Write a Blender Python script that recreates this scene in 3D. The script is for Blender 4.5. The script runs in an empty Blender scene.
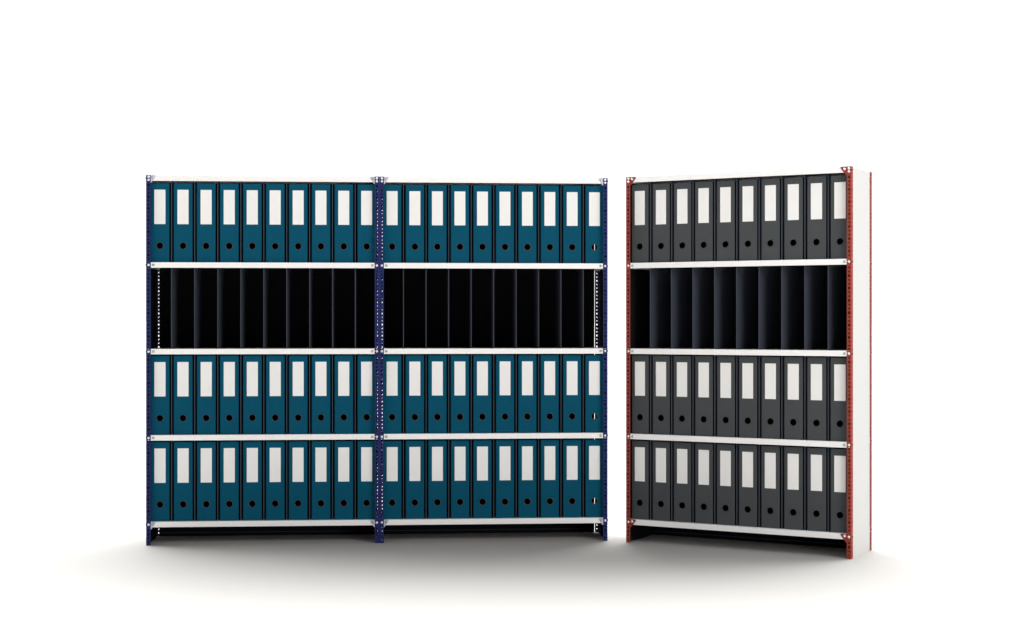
import bpy, bmesh, math, random
from mathutils import Vector
random.seed(7)
S = bpy.context.scene
C = S.collection
R = math.radians

# ------------------------------------------------------------------ materials
def material(name, col, rough=0.5, metal=0.0, spec=0.5, noise=0.0, nscale=40.0, bump=0.0, bscale=300.0, coat=0.0):
    m = bpy.data.materials.new(name); m.use_nodes = True
    nt = m.node_tree; b = nt.nodes['Principled BSDF']
    b.inputs['Base Color'].default_value = (*col, 1)
    b.inputs['Roughness'].default_value = rough
    b.inputs['Metallic'].default_value = metal
    b.inputs['Specular IOR Level'].default_value = spec
    b.inputs['Coat Weight'].default_value = coat
    tc = nt.nodes.new('ShaderNodeTexCoord')
    if noise > 0:
        n = nt.nodes.new('ShaderNodeTexNoise'); n.inputs['Scale'].default_value = nscale
        n.inputs['Detail'].default_value = 4
        oi = nt.nodes.new('ShaderNodeObjectInfo')
        add = nt.nodes.new('ShaderNodeVectorMath'); add.operation = 'ADD'
        nt.links.new(tc.outputs['Object'], add.inputs[0])
        sc = nt.nodes.new('ShaderNodeVectorMath'); sc.operation = 'SCALE'
        sc.inputs[0].default_value = (7.3, 3.1, 5.7)
        nt.links.new(oi.outputs['Random'], sc.inputs['Scale'])
        nt.links.new(sc.outputs[0], add.inputs[1])
        nt.links.new(add.outputs[0], n.inputs['Vector'])
        mx = nt.nodes.new('ShaderNodeMix'); mx.data_type = 'RGBA'
        mx.inputs['A'].default_value = (*[c * (1 - noise) for c in col], 1)
        mx.inputs['B'].default_value = (*[min(1, c * (1 + noise)) for c in col], 1)
        nt.links.new(n.outputs['Fac'], mx.inputs['Factor'])
        nt.links.new(mx.outputs['Result'], b.inputs['Base Color'])
    if bump > 0:
        n2 = nt.nodes.new('ShaderNodeTexNoise'); n2.inputs['Scale'].default_value = bscale
        bp = nt.nodes.new('ShaderNodeBump'); bp.inputs['Strength'].default_value = bump
        bp.inputs['Distance'].default_value = 0.0006
        nt.links.new(tc.outputs['Object'], n2.inputs['Vector'])
        nt.links.new(n2.outputs['Fac'], bp.inputs['Height'])
        nt.links.new(bp.outputs['Normal'], b.inputs['Normal'])
    return m

M = dict(
    floor=material('studio_floor', (0.410, 0.400, 0.384), 0.8, spec=0.05, noise=0.012, nscale=3.0),
    blue=material('navy_enamel', (0.014, 0.021, 0.100), 0.5, spec=0.12, noise=0.08, nscale=25),
    red=material('red_enamel', (0.275, 0.043, 0.030), 0.5, spec=0.12, noise=0.08, nscale=25),
    pale=material('zinc_gusset', (0.50, 0.50, 0.60), 0.40, metal=0.2, noise=0.1, nscale=60),
    redpale=material('red_gusset', (0.22, 0.034, 0.030), 0.5, spec=0.2, noise=0.1, nscale=60),
    white=material('white_shelf_enamel', (0.86, 0.85, 0.84), 0.42, spec=0.3, noise=0.02, nscale=6),
    panel=material('white_side_panel', (0.495, 0.492, 0.480), 0.6, spec=0.05, noise=0.015, nscale=4),
    dark=material('black_inside', (0.006, 0.006, 0.008), 0.8, spec=0.12),
    divider=material('dark_grey_divider', (0.043, 0.049, 0.066), 0.6, spec=0.15, noise=0.08, nscale=12),
    zinc=material('zinc_bolt', (0.80, 0.80, 0.82), 0.30, metal=0.25, spec=0.6),
    steel=material('steel_bolt', (0.50, 0.50, 0.54), 0.30, metal=0.85, spec=0.5),
    teal=material('teal_board', (0.0030, 0.070, 0.122), 0.6, spec=0.03, noise=0.07, nscale=16, bump=0.18, bscale=900),
    grey=material('grey_board', (0.063, 0.068, 0.071), 0.6, spec=0.03, noise=0.07, nscale=16, bump=0.18, bscale=900),
    cover=material('gap_shade_board', (0.004, 0.0045, 0.006), 0.7, spec=0.1, noise=0.1, nscale=20),  # near-black colour carries the shade of the narrow gaps between binders
    label=material('label_card', (0.80, 0.785, 0.77), 0.6, spec=0.25, noise=0.025, nscale=14),
    ring=material('dark_finger_ring', (0.055, 0.050, 0.050), 0.35, metal=0.6),
)

# ------------------------------------------------------------------ helpers
def link(name, bm, mats, parent=None, smooth=False):
    bmesh.ops.recalc_face_normals(bm, faces=bm.faces)
    me = bpy.data.meshes.new(name); bm.to_mesh(me); bm.free()
    for m in (mats if isinstance(mats, (list, tuple)) else [mats]):
        me.materials.append(m)
    if smooth:
        for p in me.polygons: p.use_smooth = True
    o = bpy.data.objects.new(name, me); C.objects.link(o)
    if parent: o.parent = parent
    return o

def dup(o, parent, loc):
    c = o.copy(); C.objects.link(c); c.parent = parent; c.location = loc
    return c

def box(bm, x0, x1, y0, y1, z0, z1, mi=0):
    v = [bm.verts.new((x, y, z)) for x in (x0, x1) for y in (y0, y1) for z in (z0, z1)]
    for q in ((0, 1, 3, 2), (4, 6, 7, 5), (0, 4, 5, 1), (2, 3, 7, 6), (0, 2, 6, 4), (1, 5, 7, 3)):
        bm.faces.new([v[i] for i in q]).material_index = mi

def cbox(bm, x0, x1, y0, y1, z0, z1, c, mi=0):
    """box with every edge slightly bevelled"""
    t = bmesh.new(); box(t, x0, x1, y0, y1, z0, z1, mi)
    bmesh.ops.bevel(t, geom=t.edges[:], offset=c, segments=2, affect='EDGES', profile=0.5)
    me = bpy.data.meshes.new('tmp'); t.to_mesh(me); t.free(); bm.from_mesh(me); bpy.data.meshes.remove(me)

def prism(bm, pts, y0, y1, mi=0):
    a = [bm.verts.new((x, y0, z)) for x, z in pts]; b = [bm.verts.new((x, y1, z)) for x, z in pts]
    bm.faces.new(a).material_index = mi; bm.faces.new(b[::-1]).material_index = mi
    n = len(pts)
    for i in range(n): bm.faces.new((a[i], b[i], b[(i+1) % n], a[(i+1) % n])).material_index = mi

def perforated(bm, f, w, H, t, pitch, z_start, hc, skip, hs=1.0):
    """strip 0..w x 0..H of thickness t with one column of punched holes; f maps (u, depth, z) to a point"""
    zs = [0.0]; holes = []
    k = 0; z = z_start
    while z + pitch < H - 0.004:
        zs.append(z); holes.append((len(zs) - 1, k)); z += pitch; k += 1
    zs += [z, H]
    rows = [[[bm.verts.new(f(u, d, zz)) for d in (0, t)] for u in (0, w)] for zz in zs]
    hol = dict(holes)
    for i in range(len(zs) - 1):
        a, b = rows[i], rows[i+1]
        zc = (zs[i] + zs[i+1]) / 2
        for side in (0, 1): bm.faces.new((a[side][0], b[side][0], b[side][1], a[side][1]))
        if i in hol and not any(abs(zc - s) < 0.009 for s in skip):
            kind = hol[i] % 3
            if kind == 0:   hw, hh, sl = .0030, .0028, 0
            elif kind == 1: hw, hh, sl = .0032, .0028, .0022
            else:           hw, hh, sl = .0033, .0048, 0
            hw *= hs; hh *= hs
            q = [(hc-hw, zc-hh-sl), (hc+hw, zc-hh+sl), (hc+hw, zc+hh+sl), (hc-hw, zc+hh-sl)]
            inner = [[bm.verts.new(f(u, d, zz)) for d in (0, t)] for u, zz in q]
            outer = [a[0], a[1], b[1], b[0]]
            for j in range(4):
                n = (j+1) % 4
                for d in (0, 1):
                    bm.faces.new((outer[j][d], outer[n][d], inner[n][d], inner[j][d]))
                bm.faces.new((inner[j][0], inner[n][0], inner[n][1], inner[j][1]))
        else:
            for d in (0, 1): bm.faces.new((a[0][d], a[1][d], b[1][d], b[0][d]))
    for rr in (rows[0], rows[-1]):
        bm.faces.new((rr[0][0], rr[1][0], rr[1][1], rr[0][1]))

# ------------------------------------------------------------------ dimensions (metres)
H, D = 1.480, 0.271
BLUE_BAY, RED_BAY = 0.9285, 0.9330
FL, T = 0.0180, 0.0018
TOPS = [0.0940, 0.4405, 0.7855, 1.1320, 1.4795]
LIP = 0.0218
LEV = [t - LIP / 2 for t in TOPS]
NB = 10
FIRST = 0.0515

def post_mesh(side, front):
    """slotted steel angle: one flange along the front (or rear), one along the side. side=+1: the body lies towards +x"""
    bm = bmesh.new()
    sy = 1 if front else -1
    skip = LEV + [H - 0.007, H - 0.019]
    perforated(bm, lambda u, d, z: (side * u, sy * d, z), FL, H, T, 0.0155, 0.006, FL * (0.53 if front else 0.52), skip, 1.06 if front else 0.72)
    perforated(bm, lambda u, d, z: (side * d, sy * (T + 0.0002 + u), z), FL, H, T, 0.0155, 0.006, FL * 0.53, LEV)
    return bm

def bolt_mesh(r=0.0040, h=0.0034):
    """domed bolt head on a washer, pointing to -y"""
    bm = bmesh.new()
    prof = [(r * 1.28, 0.0004), (r * 1.28, -0.0009), (r, -0.0011), (r * .98, -h * .55), (r * .72, -h * .88), (r * .35, -h)]
    n = 14; rings = []
    for rr, y in prof:
        rings.append([bm.verts.new((rr * math.cos(2*math.pi*i/n), y, rr * math.sin(2*math.pi*i/n))) for i in range(n)])
    for a, b in zip(rings, rings[1:]):
        for i in range(n): bm.faces.new((a[i], a[(i+1) % n], b[(i+1) % n], b[i]))
    bm.faces.new(rings[0]); bm.faces.new(rings[-1])
    return bm

def shelf_mesh(BAY):
    """pressed tray: top sheet and four folded lips with a return at the front"""
    bm = bmesh.new()
    x0, x1, y0, y1 = 0.0026, BAY - 0.0026, 0.0024, D - 0.0024
    cbox(bm, x0, x1, y0, y0 + 0.0016, -LIP, 0, 0.0006)
    box(bm, x0, x1, y0 + 0.0016, y1 - 0.0016, -0.0016, -0.0002)
    box(bm, x0, x1, y1 - 0.0016, y1, -LIP, -0.0002)
    box(bm, x0, x0 + 0.0014, y0 + 0.0018, y1 - 0.0018, -LIP, -0.0018)
    box(bm, x1 - 0.0014, x1, y0 + 0.0018, y1 - 0.0018, -LIP, -0.0018)
    box(bm, x0 + 0.003, x1 - 0.003, y0 + 0.0018, y0 + 0.012, -LIP, -LIP + 0.0012)
    return bm

def gusset_mesh(side, w, h):
    bm = bmesh.new()
    pts = [(0.0002, 0), (w - .003, 0), (w, -.003), (w - .003, -.0085), (0.0045, -h + .003), (0.0002, -h)]
    prism(bm, [(side * x, z) for x, z in pts], 0.0004, 0.0019)
    return bm

def build_unit(name, label, bays, paint, gusset_mat, post_loc, rot, gap_right, cover_rear_posts, BAY):
    PITCH = (BAY - 2 * FIRST) / (NB - 1)
    t = bpy.data.objects.new(name, None); C.objects.link(t)
    t.location = (*post_loc, 0); t.rotation_euler = (0, 0, rot)
    t['label'] = label; t['category'] = 'shelving'
    t.empty_display_size = 0.2
    protos = {}
    def inst(key, pname, maker, mats, parent, loc, smooth=False):
        if key in protos: return dup(protos[key], parent, loc)
        o = link(pname, maker(), mats, parent, smooth); o.location = loc
        protos[key] = o
        return o
    def bolt(parent, loc, rz=0.0, mat=M['zinc']):
        o = inst(('bolt', mat.name), 'bolt', bolt_mesh, mat, parent, loc, True)
        o.rotation_euler = (0, 0, rz)
        return o
    for b in range(bays):
        bx = b * BAY
        for side, px in ((1, bx + 0.0003), (-1, bx + BAY - 0.0003)):
            outer = (side == 1 and b == 0) or (side == -1 and b == bays - 1)
            for front in (True, False):
                p = inst(('post', side, front), 'post', lambda: post_mesh(side, front), paint, t, (px, 0 if front else D, 0))
                zs = LEV[:-1] + [H - 0.007, H - 0.019]
                for z in zs:
                    bolt(p, (side * FL * .55, 0 if front else 0, z), 0 if front else math.pi)
                if outer:
                    for z in LEV:
                        bolt(p, (0, (FL * .6) * (1 if front else -1), z), -side * math.pi / 2, paint)
            for li in (0, 4):
                g = inst(('gusset', side), 'corner_gusset', lambda: gusset_mesh(side, *((0.019, 0.030) if paint == M['blue'] else (0.025, 0.034))), gusset_mat, t,
                         (px + side * FL, 0, TOPS[li]))
                bolt(g, (side * 0.0085, 0.0002, -0.0085), mat=M['steel'] if paint == M['blue'] else M['zinc'])
        for li, zt in enumerate(TOPS):
            s = inst('shelf', 'shelf', lambda: shelf_mesh(BAY), M['white'], t, (bx, 0, zt))
            if 0 < li < 4:
                for xx in (FL + 0.0105, BAY - FL - 0.0105): bolt(s, (xx, 0.0022, -LIP / 2), mat=M['steel'])
        # back panel
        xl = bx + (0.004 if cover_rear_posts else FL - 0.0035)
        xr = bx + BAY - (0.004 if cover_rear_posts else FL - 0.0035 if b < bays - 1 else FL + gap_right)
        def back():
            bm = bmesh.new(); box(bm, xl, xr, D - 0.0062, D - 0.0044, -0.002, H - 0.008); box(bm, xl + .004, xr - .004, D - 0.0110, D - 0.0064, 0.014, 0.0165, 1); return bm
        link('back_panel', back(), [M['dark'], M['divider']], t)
        # side panels (white outside, black sheet added inside to darken the bays)
        for side, px in ((1, bx), (-1, bx + BAY)):
            bm = bmesh.new()
            a = px + side * 0.0024; c = px + side * 0.0036; e = px + side * 0.0050
            y0, y1 = (FL + 0.0040, D - FL - 0.0040) if cover_rear_posts else (0.0032, D - FL - 0.004)
            box(bm, min(a, c), max(a, c), y0, y1, -0.002, H - 0.002, 0)
            y1b = D - 0.0065 if cover_rear_posts else y1 - 0.001
            # the black sheet, in pieces between the shelves
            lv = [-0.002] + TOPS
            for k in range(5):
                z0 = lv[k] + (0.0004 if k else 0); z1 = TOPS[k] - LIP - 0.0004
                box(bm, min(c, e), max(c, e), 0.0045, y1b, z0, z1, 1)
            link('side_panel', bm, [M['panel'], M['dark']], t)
        # dividers
        for k in range(4):
            hgt = TOPS[k + 1] - LIP - TOPS[k] - 0.002
            for i in range(NB - 1):
                x = bx + FIRST + PITCH * (i + 0.5)
                def dv():
                    bm = bmesh.new(); cbox(bm, -0.0017, 0.0017, 0, D - 0.034, 0, hgt, 0.0006); return bm
                inst(('divider', round(hgt, 4)), 'divider', dv, M['divider'], t, (x, 0.021, TOPS[k] + 0.0006))
    return t

blue = build_unit('shelving_unit', 'wide navy blue slotted shelving unit of two bays holding teal binders', 2,
                  M['blue'], M['pale'], (-1.4617, 6.230), R(4.2), 0.0030, False, BLUE_BAY)
red = build_unit('shelving_unit', 'narrow red slotted shelving unit with white side panel holding dark grey binders', 1,
                 M['red'], M['redpale'], (0.4622, 6.325), R(-29.0), 0.0, True, RED_BAY)

# ------------------------------------------------------------------ binders
BW, BH, BD = 0.0750, 0.3172, 0.228
def binder_mesh():
    """open-backed case: spine with a punched finger hole, two boards; slot 0 spine cloth, slot 1 boards and inside"""
    bm = bmesh.new()
    w, ch, th = BW / 2, 0.0038, 0.0024
    hz, hr = 0.0665, 0.0126
    n = 32
    fx = w - ch
    def ringpts(y, r):
        return [bm.verts.new((r * math.cos(2*math.pi*i/n + math.pi/4), y, hz + r * math.sin(2*math.pi*i/n + math.pi/4))) for i in range(n)]
    def squarepts(y, hw, z0, z1):
        out = []
        for i in range(n):
            q, f = divmod(i, n // 4); f /= (n // 4)
            cs = [(hw, z1), (-hw, z1), (-hw, z0), (hw, z0)]
            a, b = cs[q], cs[(q+1) % 4]
            out.append(bm.verts.new((a[0] + (b[0]-a[0]) * f, y, a[1] + (b[1]-a[1]) * f)))
        return out
    layers = []
    for y, mi in ((0.0, 0), (th, 1)):
        c = ringpts(y, hr); s = squarepts(y, fx, hz - 0.036, hz + 0.036)
        for i in range(n):
            bm.faces.new((c[i], c[(i+1) % n], s[(i+1) % n], s[i])).material_index = mi
        for z0, z1 in ((0.0, hz - 0.036), (hz + 0.036, BH)):
            v = [bm.verts.new(p) for p in ((-fx, y, z0), (fx, y, z0), (fx, y, z1), (-fx, y, z1))]
            bm.faces.new(v).material_index = mi
        layers.append(c)
    for i in range(n):
        bm.faces.new((layers[0][i], layers[0][(i+1) % n], layers[1][(i+1) % n], layers[1][i])).material_index = 1
    for sg in (-1, 1):
        # rounded hinge between the spine and the board
        arc = [(sg * (fx + ch * math.sin(a)), ch * (1 - math.cos(a))) for a in (0, R(30), R(60), R(90))]
        for (xa, ya), (xb, yb) in zip(arc, arc[1:]):
            v = [bm.verts.new(p) for p in ((xa, ya, 0), (xb, yb, 0), (xb, yb, BH), (xa, ya, BH))]
            bm.faces.new(v).material_index = 0
        box(bm, *sorted((sg * w, sg * (w - th))), ch, BD, 0, BH, 1)
    for z in (0.0, BH):   # edge strips closing the spine thickness
        v = [bm.verts.new(p) for p in ((-fx, 0, z), (fx, 0, z), (w - th, ch, z), (-w + th, ch, z))]
        bm.faces.new(v).material_index = 1
    bmesh.ops.remove_doubles(bm, verts=bm.verts, dist=0.00005)
    return bm

def binder_label_mesh():
    bm = bmesh.new(); cbox(bm, -0.0221, 0.0221, -0.0009, 0.0002, 0.1535, 0.2915, 0.0003); return bm

def ring_mesh():
    bm = bmesh.new(); n, k = 32, 8; r0, r1 = 0.0132, 0.0012
    g = [[bm.verts.new(((r0 + r1 * math.cos(2*math.pi*j/k)) * math.cos(2*math.pi*i/n), 0.75 * r1 * math.sin(2*math.pi*j/k),
                        (r0 + r1 * math.cos(2*math.pi*j/k)) * math.sin(2*math.pi*i/n))) for j in range(k)] for i in range(n)]
    for i in range(n):
        for j in range(k):
            bm.faces.new((g[i][j], g[(i+1) % n][j], g[(i+1) % n][(j+1) % k], g[i][(j+1) % k]))
    return bm

def make_binder(mat):
    r = bpy.data.objects.new('lever_arch_binder', None); C.objects.link(r); r.empty_display_size = 0.03
    link('binder_case', binder_mesh(), [mat, M['cover']], r)
    link('spine_label', binder_label_mesh(), M['label'], r)
    o = link('finger_ring', ring_mesh(), M['ring'], r, True); o.location = (0, -0.0002, 0.0665)
    return r

ORD = ['first', 'second', 'third', 'fourth', 'fifth', 'sixth', 'seventh', 'eighth', 'ninth', 'tenth']
SHELF = {0: 'bottom shelf', 1: 'lower middle shelf', 3: 'upper shelf'}
def fill(unit, bays, mat, colour, bay_names, group, BAY):
    PITCH = (BAY - 2 * FIRST) / (NB - 1)
    proto = make_binder(mat); used = False
    mw = Vector(unit.location); rz = unit.rotation_euler[2]
    ca, sa = math.cos(rz), math.sin(rz)
    for b in range(bays):
        for k in (3, 1, 0):
            for i in range(NB):
                if not used: o = proto; used = True
                else:
                    o = proto.copy(); C.objects.link(o)
                    for ch in proto.children:
                        c = ch.copy(); C.objects.link(c); c.parent = o
                lx = b * BAY + FIRST + PITCH * i + random.uniform(-.0004, .0004)
                ly = 0.0225 + random.uniform(-.0008, .0008)
                o.location = (mw.x + ca * lx - sa * ly, mw.y + sa * lx + ca * ly, TOPS[k] + 0.0003)
                o.rotation_euler = (0, 0, rz + R(random.uniform(-.25, .25)))
                o['label'] = f'{colour} binder, {ORD[i]} from left on the {SHELF[k]} of {bay_names[b]}'
                if colour == 'teal' and b == 1 and i == 9:
                    o['label'] = f'teal binder with lit hole, {ORD[i]} from left on {SHELF[k]}, {bay_names[b]}'
                o['category'] = 'binder'; o['group'] = group
fill(blue, 2, M['teal'], 'teal', ['left blue bay', 'right blue bay'], 'teal binders on the blue shelving', BLUE_BAY)
fill(red, 1, M['grey'], 'dark grey', ['the red unit'], 'dark grey binders on the red shelving', RED_BAY)

# ------------------------------------------------------------------ floor
bm = bmesh.new()
bmesh.ops.create_circle(bm, cap_ends=True, segments=96, radius=900)
fo = link('floor', bm, M['floor']); fo['kind'] = 'structure'

# ------------------------------------------------------------------ light
LF, LH, LB = 0.14, 1.08, 10.1
w = bpy.data.worlds.new('World'); S.world = w; w.use_nodes = True
nt = w.node_tree; bg = nt.nodes['Background']; bg.inputs['Color'].default_value = (1, 1, 1, 1)
tc = nt.nodes.new('ShaderNodeTexCoord'); sp = nt.nodes.new('ShaderNodeSeparateXYZ')
nt.links.new(tc.outputs['Generated'], sp.inputs[0])
def smooth(sock, a, b):
    n = nt.nodes.new('ShaderNodeMapRange'); n.interpolation_type = 'SMOOTHSTEP'
    n.inputs['From Min'].default_value = a; n.inputs['From Max'].default_value = b
    nt.links.new(sock, n.inputs['Value']); return n.outputs['Result']
def math_(op, a, b):
    n = nt.nodes.new('ShaderNodeMath'); n.operation = op
    for i, v in enumerate((a, b)):
        if isinstance(v, (int, float)): n.inputs[i].default_value = v
        else: nt.links.new(v, n.inputs[i])
    return n.outputs[0]
a = smooth(sp.outputs['Y'], -0.18, 0.40)
b = math_('MULTIPLY', smooth(sp.outputs['Z'], 0.28, 0.52), math_('SUBTRACT', 1.0, smooth(sp.outputs['Z'], 0.74, 0.97)))
st = math_('ADD', math_('ADD', math_('MULTIPLY', a, LH - LF), LF), math_('MULTIPLY', math_('MULTIPLY', a, b), LB))
nt.links.new(st, bg.inputs['Strength'])

def front_lamp(name, loc, target, size, power, col=(1, 1, 1)):
    l = bpy.data.lights.new(name, 'AREA'); l.shape = 'RECTANGLE'; l.size, l.size_y = size; l.energy = power; l.color = col
    o = bpy.data.objects.new(name, l); C.objects.link(o); o.location = loc
    o.rotation_euler = (Vector(target) - Vector(loc)).to_track_quat('-Z', 'Y').to_euler()
    return o
front_lamp('front_lamp', (4.6, 0.8, 3.7), (-0.2, 6.2, 0.75), (3.4, 2.0), 226)
front_lamp('front_lamp', (-4.2, 0.8, 3.7), (-0.2, 6.2, 0.75), (3.4, 2.0), 62)
front_lamp('front_lamp', (3.4, 0.0, 0.9), (-0.3, 6.2, 0.45), (2.0, 1.0), 80)  # low fill added to brighten the lower shelf fronts

# ------------------------------------------------------------------ camera
cd = bpy.data.cameras.new('Camera'); cam = bpy.data.objects.new('Camera', cd); C.objects.link(cam)
cam.location = (0, 0, 0.899); cam.rotation_euler = (R(90), 0, 0)
cd.sensor_width = 36; cd.lens = 36 * 1560 / 1024; cd.clip_start = 0.05; cd.clip_end = 3000
cd.shift_y = 0.5 / 1024
S.camera = cam
S.view_settings.view_transform = 'Standard'; S.view_settings.look = 'None'
S.view_settings.exposure = 0; S.view_settings.gamma = 1; S.view_settings.use_curve_mapping = False
